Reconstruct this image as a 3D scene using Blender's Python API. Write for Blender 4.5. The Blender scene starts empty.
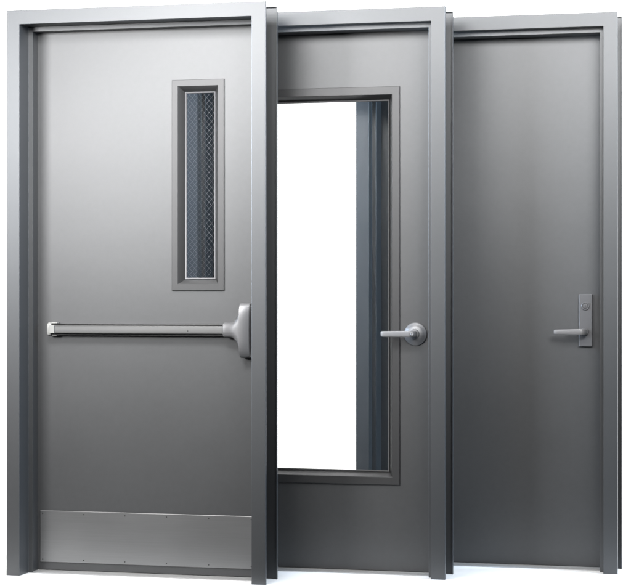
import bpy, bmesh, math, random
from mathutils import Vector
random.seed(4)
S = bpy.context.scene
C = S.collection
PI = math.pi

# ------------------------------------------------------------------ materials
def new_mat(name):
    m = bpy.data.materials.new(name); m.use_nodes = True
    nt = m.node_tree
    return m, nt, nt.nodes['Principled BSDF']

def metal(name, col, metallic, rough, bump=0.0, grain=(60, 60, 60), bscale=900, rvar=0.018, cvar=0.03, spec=0.5, wave=0.0):
    m, nt, b = new_mat(name)
    tc = nt.nodes.new('ShaderNodeTexCoord')
    mp = nt.nodes.new('ShaderNodeMapping'); mp.inputs['Scale'].default_value = grain
    nt.links.new(tc.outputs['Object'], mp.inputs['Vector'])
    n = nt.nodes.new('ShaderNodeTexNoise'); n.inputs['Scale'].default_value = 1; n.inputs['Detail'].default_value = 5
    nt.links.new(mp.outputs[0], n.inputs['Vector'])
    big = nt.nodes.new('ShaderNodeTexNoise'); big.inputs['Scale'].default_value = 2.3; big.inputs['Detail'].default_value = 3
    nt.links.new(tc.outputs['Object'], big.inputs['Vector'])
    add = nt.nodes.new('ShaderNodeMath'); add.operation = 'ADD'
    nt.links.new(n.outputs['Fac'], add.inputs[0]); nt.links.new(big.outputs['Fac'], add.inputs[1])
    r = nt.nodes.new('ShaderNodeMapRange')
    r.inputs['From Min'].default_value = 0.6; r.inputs['From Max'].default_value = 1.4
    r.inputs['To Min'].default_value = rough - rvar; r.inputs['To Max'].default_value = rough + rvar
    nt.links.new(add.outputs[0], r.inputs['Value']); nt.links.new(r.outputs[0], b.inputs['Roughness'])
    cr = nt.nodes.new('ShaderNodeMapRange')
    cr.inputs['From Min'].default_value = 0.6; cr.inputs['From Max'].default_value = 1.4
    cr.inputs['To Min'].default_value = 1 - cvar; cr.inputs['To Max'].default_value = 1 + cvar
    nt.links.new(add.outputs[0], cr.inputs['Value'])
    vm = nt.nodes.new('ShaderNodeVectorMath'); vm.operation = 'SCALE'; vm.inputs[0].default_value = col
    nt.links.new(cr.outputs[0], vm.inputs['Scale']); nt.links.new(vm.outputs[0], b.inputs['Base Color'])
    b.inputs['Metallic'].default_value = metallic
    b.inputs['Specular IOR Level'].default_value = spec
    if bump:
        f = nt.nodes.new('ShaderNodeTexNoise'); f.inputs['Scale'].default_value = bscale; f.inputs['Detail'].default_value = 2
        nt.links.new(tc.outputs['Object'], f.inputs['Vector'])
        bp = nt.nodes.new('ShaderNodeBump'); bp.inputs['Strength'].default_value = bump; bp.inputs['Distance'].default_value = 0.0005
        nt.links.new(f.outputs['Fac'], bp.inputs['Height']); nt.links.new(bp.outputs[0], b.inputs['Normal'])
        if wave:
            g = nt.nodes.new('ShaderNodeTexNoise'); g.inputs['Scale'].default_value = 7; g.inputs['Detail'].default_value = 3
            nt.links.new(tc.outputs['Object'], g.inputs['Vector'])
            b2 = nt.nodes.new('ShaderNodeBump'); b2.inputs['Strength'].default_value = wave; b2.inputs['Distance'].default_value = 0.004
            nt.links.new(g.outputs['Fac'], b2.inputs['Height']); nt.links.new(b2.outputs[0], bp.inputs['Normal'])
    return m

PAINT = metal('galvanised_steel', (0.088, 0.090, 0.093), 0.45, 0.42, bump=0.12, bscale=500)
LEAFM = metal('steel_sheet', (0.085, 0.086, 0.088), 0.45, 0.42, bump=0.14, bscale=450, wave=0.12, cvar=0.045)
TRIM = metal('trim_steel', (0.058, 0.058, 0.059), 0.5, 0.42, bump=0.1)
BEAD = metal('bead_steel', (0.10, 0.10, 0.105), 0.3, 0.45)
KICK = metal('brushed_stainless', (0.26, 0.26, 0.26), 0.8, 0.38, bump=0.05, grain=(4, 4, 700), cvar=0.08, rvar=0.03)
SATIN = metal('satin_chrome', (0.19, 0.19, 0.195), 0.55, 0.48, bump=0.04)
BARM = metal('brushed_bar', (0.075, 0.075, 0.075), 0.4, 0.45, grain=(6, 400, 400))
ALU = metal('aluminium_threshold', (0.42, 0.42, 0.42), 0.4, 0.4, grain=(5, 300, 300))
PLAST = metal('pale_plastic', (0.27, 0.27, 0.26), 0.0, 0.45)
DARK = metal('black_chassis', (0.012, 0.012, 0.013), 0.0, 0.5)
WIRE = metal('wire', (0.22, 0.22, 0.22), 0.5, 0.5)
PLATEM = metal('dull_chrome', (0.125, 0.125, 0.13), 0.55, 0.42, bump=0.04)

def glass(name, tint):
    m, nt, b = new_mat(name)
    b.inputs['Base Color'].default_value = (*tint, 1)
    b.inputs['Roughness'].default_value = 0.0
    b.inputs['Transmission Weight'].default_value = 1.0
    b.inputs['IOR'].default_value = 1.45
    return m
GLASS = glass('clear_glass', (0.97, 0.98, 0.98))
WGLASS = glass('wired_glass', (0.84, 0.865, 0.89))

# ------------------------------------------------------------------ mesh helpers
def obj(name, bm, mat, parent=None, smooth=30, bevel=0.0, recalc=True, seg=3):
    if recalc: bmesh.ops.recalc_face_normals(bm, faces=bm.faces)
    me = bpy.data.meshes.new(name); bm.to_mesh(me); bm.free()
    me.materials.append(mat)
    if smooth:
        for p in me.polygons: p.use_smooth = True
        me.set_sharp_from_angle(angle=math.radians(smooth))
    o = bpy.data.objects.new(name, me); C.objects.link(o)
    if parent: o.parent = parent
    if bevel:
        md = o.modifiers.new('bevel', 'BEVEL'); md.width = bevel; md.segments = seg
        md.limit_method = 'ANGLE'; md.angle_limit = math.radians(35); md.harden_normals = bool(smooth)
    return o

def box(bm, x0, x1, y0, y1, z0, z1):
    vs = [bm.verts.new((x, y, z)) for x in (x0, x1) for y in (y0, y1) for z in (z0, z1)]
    for f in ((0,1,3,2),(4,6,7,5),(0,4,5,1),(2,3,7,6),(0,2,6,4),(1,5,7,3)):
        bm.faces.new([vs[i] for i in f])

def rings(bm, rs, cap=True, closed=False):
    V = [[bm.verts.new(p) for p in r] for r in rs]
    n = len(V[0]); m = len(V)
    for i in range(m if closed else m - 1):
        a, b = V[i], V[(i + 1) % m]
        for j in range(n):
            bm.faces.new((a[j], a[(j + 1) % n], b[(j + 1) % n], b[j]))
    if cap and not closed:
        bm.faces.new(V[0][::-1]); bm.faces.new(V[-1])
    return V

def fillet(path, r, seg=3):
    out = [path[0]]
    for i in range(1, len(path) - 1):
        p0, p, p1 = Vector(path[i-1]), Vector(path[i]), Vector(path[i+1])
        a = p + (p0 - p).normalized() * r; b = p + (p1 - p).normalized() * r
        for k in range(seg + 1):
            t = k / seg
            q = a.lerp(p, t).lerp(p.lerp(b, t), t)
            out.append((q.x, q.y))
    out.append(path[-1])
    return out

def offset(path, t):
    out = []
    n = len(path)
    for i in range(n):
        d0 = (Vector(path[i]) - Vector(path[i-1])).normalized() if i else None
        d1 = (Vector(path[i+1]) - Vector(path[i])).normalized() if i < n - 1 else None
        if d0 is None: d0 = d1
        if d1 is None: d1 = d0
        n0 = Vector((d0.y, -d0.x)); n1 = Vector((d1.y, -d1.x))
        m = (n0 + n1).normalized(); k = 1 / max(0.5, m.dot(n0))
        q = Vector(path[i]) + m * t * k
        out.append((q.x, q.y))
    return out

def disc_lathe(bm, prof, cx, cz, seg=48):
    """profile of (radius, y) turned about an axis along y through (cx, cz)"""
    rs = []
    for r, y in prof:
        r = max(r, 1e-5)
        rs.append([(cx + r * math.cos(2*PI*k/seg), y, cz + r * math.sin(2*PI*k/seg)) for k in range(seg)])
    rings(bm, rs)

# ------------------------------------------------------------------ door geometry (metres)
H = 2.19; W = 1.0458; D = 0.1716; F = 0.0545; ST = 0.0185; V2 = 0.140; LT = 0.040
ROT = 0.2563
ORIG = [(-.1878, 7.6112), (.4943, 7.7477), (1.1746, 7.8998)]   # front right foot of each frame

def lx(u): return W / 2 - u       # u is measured inward from the right-hand outer edge

def thing(name, label, cat, i, group):
    o = bpy.data.objects.new(name, None); C.objects.link(o)
    x0, y0 = ORIG[i]
    o.location = (x0 - W/2*math.cos(ROT), y0 + W/2*math.sin(ROT), 0.0)
    o.rotation_euler = (0, 0, -ROT)
    o['label'] = label; o['category'] = cat; o['group'] = group
    return o

def wn(o):
    md = o.modifiers.new('normals', 'WEIGHTED_NORMAL'); md.keep_sharp = True; md.weight = 90

def frame(root, v1):
    path = [(0, .015), (0, 0), (F, 0), (F, v1), (F+ST, v1), (F+ST, V2), (F, V2), (F, D), (0, D), (0, D-.015)]
    p = fillet(path, 0.0016, 3)
    # sheet metal: the pressed outline plus its inner skin
    loop = p + offset(p, -0.0015)[::-1]
    for side in (1, -1):
        bm = bmesh.new()
        lo = [(side*(W/2-u), v, 0.0) for u, v in loop]
        hi = [(side*(W/2-u), v, H-u) for u, v in loop]
        rings(bm, [lo, hi], cap=False)
        n = len(p); vs = list(bm.verts)[:len(loop)]
        for k in range(n - 1):
            bm.faces.new((vs[k], vs[k+1], vs[2*n-2-k], vs[2*n-1-k]))
        wn(obj('frame_jamb', bm, PAINT, root))
    bm = bmesh.new()
    rings(bm, [[(-(W/2-u), v, H-u) for u, v in loop], [((W/2-u), v, H-u) for u, v in loop]], cap=False)
    wn(obj('frame_head', bm, PAINT, root))
    # threshold: low saddle with bevelled, fluted edges
    bm = bmesh.new()
    tp = [(.083, 0), (.083, .0035), (.100, .0065), (.108, .0065), (.109, .0058), (.111, .0058), (.112, .0065), (.122, .0065),
          (.123, .0058), (.125, .0058), (.126, .0065), (.160, .0065), (.176, .0035), (.176, 0)]
    xa = W/2 - F - ST - .0008
    rings(bm, [[(-xa, y, z) for y, z in tp], [(xa, y, z) for y, z in tp]])
    obj('threshold', bm, ALU, root, smooth=0)

def leaf(root, hole=None):
    g = .003
    x0, x1 = -(W/2 - F - ST + .010), (W/2 - F - ST + .010)
    # the leaf closes against the back of the stop
    x0, x1 = -(W/2 - F - g), (W/2 - F - g)
    z0, z1 = .0078, H - F - g
    y0, y1 = V2 + .0012, V2 + LT
    bm = bmesh.new()
    if not hole:
        box(bm, x0, x1, y0, y1, z0, z1)
    else:
        a, b, c, d = hole        # x0,x1,z0,z1 of the cut-out
        def r(xa, xb, za, zb, y): return [(xa,y,za),(xb,y,za),(xb,y,zb),(xa,y,zb)]
        rings(bm, [r(x0,x1,z0,z1,y0), r(x0,x1,z0,z1,y1), r(a,b,c,d,y1), r(a,b,c,d,y0)], closed=True)
    return obj('door_leaf', bm, LEAFM, root, bevel=.0012)

YF = V2 + .0012                   # front plane of the leaves

def rect_ring(bm, outer, steps):
    """swept picture-frame: steps = (inset, y); outer = x0,x1,z0,z1"""
    x0, x1, z0, z1 = outer
    rs = [[(x0+i, y, z0+i), (x1-i, y, z0+i), (x1-i, y, z1-i), (x0+i, y, z1-i)] for i, y in steps]
    rings(bm, rs, closed=True)

def window(root, outer, flat, slope, depth, gm, wires=False, proud=.007):
    """bevelled steel vision-lite kit with its glass"""
    x0, x1, z0, z1 = outer
    bm = bmesh.new()
    ins = flat + slope
    rect_ring(bm, outer, [(0, YF+.0002), (0, YF-proud+.0012), (.0012, YF-proud), (flat-.001, YF-proud), (flat, YF-proud+.0008),
                          (ins-.006, YF-proud+depth), (ins-.006, YF+.034), (.012, YF+.034), (.012, YF+.0002)])
    trim = obj('window_trim', bm, TRIM, root, smooth=25)
    bm = bmesh.new()
    yb = YF - proud + depth
    rect_ring(bm, (x0+ins-.0055, x1-ins+.0055, z0+ins-.0055, z1-ins+.0055),
              [(0, yb+.006), (0, yb-.0015), (.001, yb-.0025), (.0055, yb-.0010), (.0065, yb+.006)])
    obj('glazing_bead', bm, BEAD if wires else DARKB, trim)
    bm = bmesh.new()
    i = ins - .005
    box(bm, x0+i, x1-i, yb+.0066, yb+.0126, z0+i, z1-i)
    obj('glass_pane', bm, gm, trim, smooth=0)
    if wires:
        # diamond wire mesh moulded in the pane
        bm = bmesh.new()
        px, pz = .0195, .0232
        xa, xb, za, zb = x0+i+.001, x1-i-.001, z0+i+.001, z1-i-.001
        r = .00042; yc = yb + .0096
        k = pz / px
        n = int((zb - za + (xb - xa)*k) / pz) + 3
        for s in (1, -1):
            for j in range(-n, n + 1):
                # line z = zc + s*k*(x-xa) + j*pz
                f = lambda x: za + s*k*(x - xa) + j*pz + (0 if s > 0 else .5*pz)
                xs = sorted([xa, xb]); t0, t1 = xs
                # clip to the z range
                if s > 0:
                    lo = xa + (za - f(xa))/k; hi = xa + (zb - f(xa))/k
                else:
                    hi = xa + (f(xa) - za)/k; lo = xa + (f(xa) - zb)/k
                t0 = max(t0, lo); t1 = min(t1, hi)
                if t1 - t0 < .002: continue
                P = Vector((t0, yc + s*.0003, f(t0))); Q = Vector((t1, yc + s*.0003, f(t1)))
                d = (Q - P).normalized(); e = Vector((0, 1, 0)); g = d.cross(e)
                rings(bm, [[tuple(A + e*r*math.cos(a) + g*r*math.sin(a)) for a in (0, PI*.4, PI*.8, PI*1.2, PI*1.6)] for A in (P, Q)])
        obj('wire_mesh', bm, WIRE, trim)
    return trim

DARKB = metal('dark_bead', (0.045, 0.045, 0.047), 0.2, 0.45)

def screw(parent, x, z, y, r=.003, mat=None):
    bm = bmesh.new()
    disc_lathe(bm, [(r, y), (r, y-.0006), (r*.7, y-.0013), (r*.35, y-.0014), (r*.3, y-.0007), (0, y-.0006)], x, z, 16)
    obj('screw', bm, mat or SATIN, parent)

def lever(parent, xh, zh, y_bar, length, h_root, h_tip, th, drop=0.0, name='lever', mat=None):
    """neck that comes out of the hub and turns into a flat horizontal grip to the left"""
    bm = bmesh.new()
    pts = []
    y_hub = YF - .012
    R = .014
    # centre line from the hub outward, elbow, then left
    cl = [(xh, y_hub), (xh, y_bar + R*1.4)]
    for k in range(1, 9):
        a = PI/2 * k / 8
        cl.append((xh - R*1.3*(1 - math.cos(a)), y_bar + R*1.4*(1 - math.sin(a))))
    n = 14
    xs = xh - R*1.3
    for k in range(1, n + 1):
        cl.append((xs - (length - R*1.3) * k / n, y_bar))
    rs = []
    tot = len(cl)
    for i, (x, y) in enumerate(cl):
        if i == 0: t = Vector((0, -1))
        elif i == tot - 1: t = Vector((-1, 0))
        else: t = (Vector(cl[i+1]) - Vector(cl[i-1])).normalized()
        nrm = Vector((t.y, -t.x))
        f = max(0, (xh - x) / length)
        if i < 2: hh, tt = h_root*.46, h_root*.46
        else:
            g = min(1, (i - 1) / 8)
            hh = (h_root*.46)*(1-g) + g*(h_root*(1-f) + h_tip*f)/2
            tt = (h_root*.46)*(1-g) + g*th/2
        if i == tot - 1: hh *= .86; tt *= .6
        if i == tot - 2: pass
        zc = zh - drop * f
        ring = []
        for k in range(20):
            a = 2*PI*k/20; ca, sa = math.cos(a), math.sin(a)
            e = .45
            px = math.copysign(abs(ca)**e, ca) * tt; pz = math.copysign(abs(sa)**e, sa) * hh
            ring.append((x + nrm.x*px, y + nrm.y*px, zc + pz))
        rs.append(ring)
    rings(bm, rs)
    return obj(name, bm, mat or SATIN, parent, smooth=50)

# ------------------------------------------------------------------ the three doors
GRP = 'three grey steel doors standing side by side'
d1 = thing('door_assembly', 'grey steel door with push bar, narrow wired glass window and brushed kick plate', 'metal door', 0, GRP)
frame(d1, .090)
o1 = (lx(.4155), lx(.2045), 1.1045, 1.9175)
leaf(d1, (o1[0]+.020, o1[1]-.020, o1[2]+.020, o1[3]-.020))
window(d1, o1, .0250, .024, .034, WGLASS, wires=True)
# kick plate
bm = bmesh.new()
ka, kb = lx(.9627), lx(.0835)
box(bm, ka, kb, YF-.0046, YF-.0001, .037, .2405)
kp = obj('kick_plate', bm, KICK, d1, bevel=.0043, seg=1, smooth=0)
for x in [ka + .012 + (kb - ka - .024) * q / 5 for q in range(6)]:
    for z in (.049, .2285): screw(kp, x, z, YF-.0046, .0026, TRIM)

# push bar exit device
zb = .9535
bm = bmesh.new()         # rail fixed to the leaf, the channel around the moving bar
xa, xb = lx(.906), lx(.165)
prof = [(YF, -.025), (YF-.020, -.0255), (YF-.030, -.0225), (YF-.030, -.0195), (YF-.014, -.019), (YF-.014, .019), (YF-.030, .0190), (YF-.030, .0210), (YF-.020, .0225), (YF, .0225)]
rings(bm, [[(x, y, zb+z) for y, z in prof] for x in (xa, xb)])
rail = obj('push_bar_rail', bm, BARM, d1, bevel=.0008)
bm = bmesh.new()
prof = [(YF-.016, -.0175), (YF-.043, -.0165), (YF-.046, -.0140), (YF-.046, .0095), (YF-.043, .0150), (YF-.016, .0170)]
rings(bm, [[(x, y, zb+z) for y, z in prof] for x in (xa+.012, lx(.185))])
obj('push_bar', bm, BARM, rail, bevel=.0008)
bm = bmesh.new()
disc_lathe(bm, [(.0026, YF-.0455), (.0026, YF-.0465), (.001, YF-.0466)], lx(.338), zb-.004, 14)
obj('dogging_screw', bm, DARK, rail)
# end cap at hinge side: a light C-shaped cap with an inner block
bm = bmesh.new()
cp = [(YF, -.027), (YF-.028, -.0265), (YF-.037, -.022), (YF-.039, -.013), (YF-.039, .013), (YF-.037, .022), (YF-.028, .0265), (YF, .027)]
rings(bm, [[(x, y, zb+z*s) for y, z in cp] for x, s in ((xa-.013, .90), (xa-.010, 1.0), (xa+.003, 1.0))])
box(bm, xa+.001, xa+.024, YF-.028, YF-.001, zb+.0225, zb+.027)
box(bm, xa+.001, xa+.024, YF-.028, YF-.001, zb-.027, zb-.0225)
box(bm, xa+.001, xa+.022, YF-.050, YF-.020, zb-.0155, zb+.0165)
obj('end_cap', bm, PLAST, rail, bevel=.0016)
# latch housing: trumpet-shaped casting
bm = bmesh.new()
def sm(t): return t*t*(3-2*t)
hx0, hx1 = lx(.196), lx(.090)
stn = []
N = 64
for k in range(N + 1):
    t = k / N
    x = hx0 + (hx1 - hx0) * t
    if t < .26: hup = hdn = .0285
    else:
        q = (t - .26) / .38
        q = min(1, q)
        e = 1 - math.sqrt(max(0, 1 - q*q))
        hup = .0285 + (.103 - .0285) * e; hdn = .0285 + (.107 - .0285) * e
    dep = .056 + .012 * sm(min(1, t/.5)) - .016 * max(0, (t-.55)/.45)**2
    if k == 0: hup *= .95; hdn *= .95; dep *= .96
    if k == N: hup *= .99; hdn *= .99; dep *= .96
    stn.append((x, hup, hdn, dep))
rs = []
for x, hu, hd, dp in stn:
    ring = [(x, YF - .012, zb + hu)]
    M = 18
    for j in range(M + 1):
        a = PI/2 - PI*j/M
        z = math.copysign(abs(math.sin(a))**.75, math.sin(a)); c = abs(math.cos(a))**.42
        ring.append((x, YF - .013 - (dp - .013)*c, zb + (z*hu if z > 0 else z*hd)))
    ring.append((x, YF - .012, zb - hd))
    rs.append(ring)
rings(bm, rs)
hs = obj('latch_housing', bm, SATIN, rail, smooth=60)
bm = bmesh.new()
box(bm, lx(.124), lx(.080), YF-.040, YF-.0002, zb-.106, zb+.094)
obj('latch_chassis', bm, DARK, rail, bevel=.004)

d2 = thing('door_assembly', 'middle grey steel door with large clear glass window and round lever rose', 'metal door', 1, GRP)
frame(d2, .045)
o2 = (lx(W-.2068), lx(.2068), .3445, 1.9030)
leaf(d2, (o2[0]+.020, o2[1]-.020, o2[2]+.020, o2[3]-.020))
window(d2, o2, .0310, .022, .036, GLASS)
ux, uz_ = lx(.1440), .9348
bm = bmesh.new()
disc_lathe(bm, [(.0455, YF), (.0455, YF-.004), (.0445, YF-.0065), (.0415, YF-.0085), (.038, YF-.010), (.034, YF-.0145), (.027, YF-.0185),
                (.0195, YF-.0205), (.0185, YF-.024), (.0165, YF-.0265), (0, YF-.027)], ux, uz_, 64)
rose = obj('handle_rose', bm, SATIN, d2, smooth=35)
lv = lever(rose, ux, uz_+.001, YF-.062, .125, .026, .023, .011)
bm = bmesh.new()
disc_lathe(bm, [(.0065, YF-.0665), (.0065, YF-.069), (.005, YF-.0698), (.003, YF-.0695), (0, YF-.069)], ux, uz_+.001, 24)
obj('lever_button', bm, SATIN, rose)

d3 = thing('door_assembly', 'plain windowless grey steel door with a lever and keyhole on a narrow upright plate', 'metal door', 2, GRP)
frame(d3, .045)
leaf(d3)
bm = bmesh.new()
pa, pb, pz0, pz1 = lx(.1665), lx(.1135), .8825, 1.0905
box(bm, pa, pb, YF-.014, YF+.0002, pz0, pz1)
plate = obj('handle_plate', bm, PLATEM, d3, bevel=.0028)
px_ = (pa+pb)/2
bm = bmesh.new()
disc_lathe(bm, [(.0165, YF-.0135), (.0165, YF-.0165), (.0150, YF-.018), (.0125, YF-.018), (.0118, YF-.0162), (.0095, YF-.0162), (.0088, YF-.0185), (0, YF-.0188)], px_, 1.0430, 36)
cyl = obj('lock_cylinder', bm, PLATEM, plate)
bm = bmesh.new()
box(bm, px_-.0011, px_+.0011, YF-.0192, YF-.0180, 1.037, 1.0465)
obj('keyhole', bm, DARK, plate)
bm = bmesh.new()
disc_lathe(bm, [(.016, YF-.0135), (.016, YF-.019), (.0145, YF-.022), (0, YF-.0225)], px_-.002, .9410, 32)
obj('lever_collar', bm, PLATEM, plate)
lever(plate, px_-.002, .9410, YF-.058, .117, .025, .0195, .011, drop=.001)

# ------------------------------------------------------------------ studio floor
bm = bmesh.new()
vs = [bm.verts.new(p) for p in ((-2.2, 7.565, 0), (3.2, 7.565, 0), (3.2, 8.5, 0), (-2.2, 8.5, 0))]
bm.faces.new(vs)
m, nt, b = new_mat('white_studio_floor')
tc = nt.nodes.new('ShaderNodeTexCoord'); n = nt.nodes.new('ShaderNodeTexNoise'); n.inputs['Scale'].default_value = 1.5
mr = nt.nodes.new('ShaderNodeMapRange'); mr.inputs['To Min'].default_value = .90; mr.inputs['To Max'].default_value = .92
nt.links.new(tc.outputs['Object'], n.inputs['Vector']); nt.links.new(n.outputs['Fac'], mr.inputs['Value'])
cb = nt.nodes.new('ShaderNodeCombineColor')
for k in range(3): nt.links.new(mr.outputs[0], cb.inputs[k])
nt.links.new(cb.outputs[0], b.inputs['Base Color'])
b.inputs['Roughness'].default_value = .9; b.inputs['Specular IOR Level'].default_value = .1
fl = obj('floor', bm, m, smooth=0, recalc=False)
fl['kind'] = 'structure'

# ------------------------------------------------------------------ studio surroundings: world colour white behind and overhead, dim in front
w = bpy.data.worlds.new('World'); S.world = w; w.use_nodes = True
nt = w.node_tree; bg = nt.nodes['Background']
tc = nt.nodes.new('ShaderNodeTexCoord'); sx = nt.nodes.new('ShaderNodeSeparateXYZ')
nt.links.new(tc.outputs['Generated'], sx.inputs[0])
def mrange(src, a, b):
    r = nt.nodes.new('ShaderNodeMapRange'); r.interpolation_type = 'SMOOTHSTEP'
    r.inputs['From Min'].default_value = a; r.inputs['From Max'].default_value = b
    nt.links.new(src, r.inputs['Value']); return r.outputs[0]
def mix(fac, a, b):
    x = nt.nodes.new('ShaderNodeMix'); x.data_type = 'RGBA'
    nt.links.new(fac, x.inputs['Factor'])
    for k, v in (('A', a), ('B', b)):
        s = [i for i in x.inputs if i.name == k and i.type == 'RGBA'][0]
        if isinstance(v, tuple): s.default_value = (*v, 1)
        else: nt.links.new(v, s)
    return [o for o in x.outputs if o.type == 'RGBA'][0]
front = mix(mrange(sx.outputs['Z'], -.25, .6), (.015, .015, .016), (.10, .10, .105))
side = mix(mrange(sx.outputs['X'], .55, .98), front, (.10, .15, .23))
back = mix(mrange(sx.outputs['Y'], .55, .85), side, (2.6, 2.6, 2.6))
allc = mix(mrange(sx.outputs['Z'], .70, .88), back, (4.1, 4.05, 4.0))  # bright overhead cone added to wash the floor out to white
nt.links.new(allc, bg.inputs['Color']); bg.inputs['Strength'].default_value = 1.0

def area(name, loc, target, sx_, sy_, power, col=(1, 1, 1)):
    l = bpy.data.lights.new(name, 'AREA'); l.shape = 'RECTANGLE'; l.size = sx_; l.size_y = sy_
    l.energy = power; l.color = col
    o = bpy.data.objects.new(name, l); C.objects.link(o)
    o.location = loc
    o.rotation_euler = (Vector(target) - Vector(loc)).to_track_quat('-Z', 'Y').to_euler()
    return o
area('fill_left', (-3.4, 4.6, 2.2), (-.7, 7.8, 1.6), 1.2, 1.2, 68)  # fill added to lift the left door's middle height
area('softbox_side', (4.6, 5.8, 2.4), (0, 7.8, 1.5), .8, 1.0, 220, (.50, .74, 1.0))
g = area('fill_rear_blue', (-3.4, 8.38, 1.9), (0, 8.15, 1.75), .3, .9, 108, (.62, .79, 1.0)); g.data.spread = math.radians(55)  # blue lamp added to tint the left jamb faces seen through the glass
for nm, args, sp in (('fill_grid_left', ((-3.4, 4.6, 2.2), (-.7, 7.8, 1.8), 1.2, 1.2, 12.8), 70),  # added fills, powers fitted to each door's brightness; the top one is the key
                     ('fill_grid_high', ((-3.2, 4.8, 2.4), (-.7, 7.8, 2.0), 1.0, .8, 1.8), 60),
                     ('fill_grid_centre', ((-.9, 5.0, 2.5), (-.6, 7.8, 1.9), 1.0, .6, 6.2), 60),
                     ('fill_grid_right', ((1.4, 5.0, 2.5), (1.0, 7.8, 1.9), 1.2, .6, 19.0), 60),
                     ('fill_grid_near', ((-.9, 6.2, 2.6), (-.75, 7.7, 1.5), .8, .5, 14.0), 60),
                     ('softbox_grid_top', ((.3, 6.3, 2.55), (.5, 7.8, 2.0), 3.2, .4, 20.0), 90)):
    g = area(nm, *args); g.data.spread = math.radians(sp)

# ------------------------------------------------------------------ camera
cd = bpy.data.cameras.new('camera'); cam = bpy.data.objects.new('camera', cd); C.objects.link(cam)
cam.location = (0, 0, H/2); cam.rotation_euler = (PI/2, 0, 0)
cd.sensor_width = 36; cd.lens = 2030.2067/631*36; cd.clip_end = 200
S.camera = cam
S.render.engine = 'CYCLES'
S.cycles.max_bounces = 10; S.cycles.transmission_bounces = 8
S.render.resolution_x = 1024; S.render.resolution_y = 951
S.view_settings.view_transform = 'Standard'; S.view_settings.look = 'None'; S.view_settings.gamma = 1
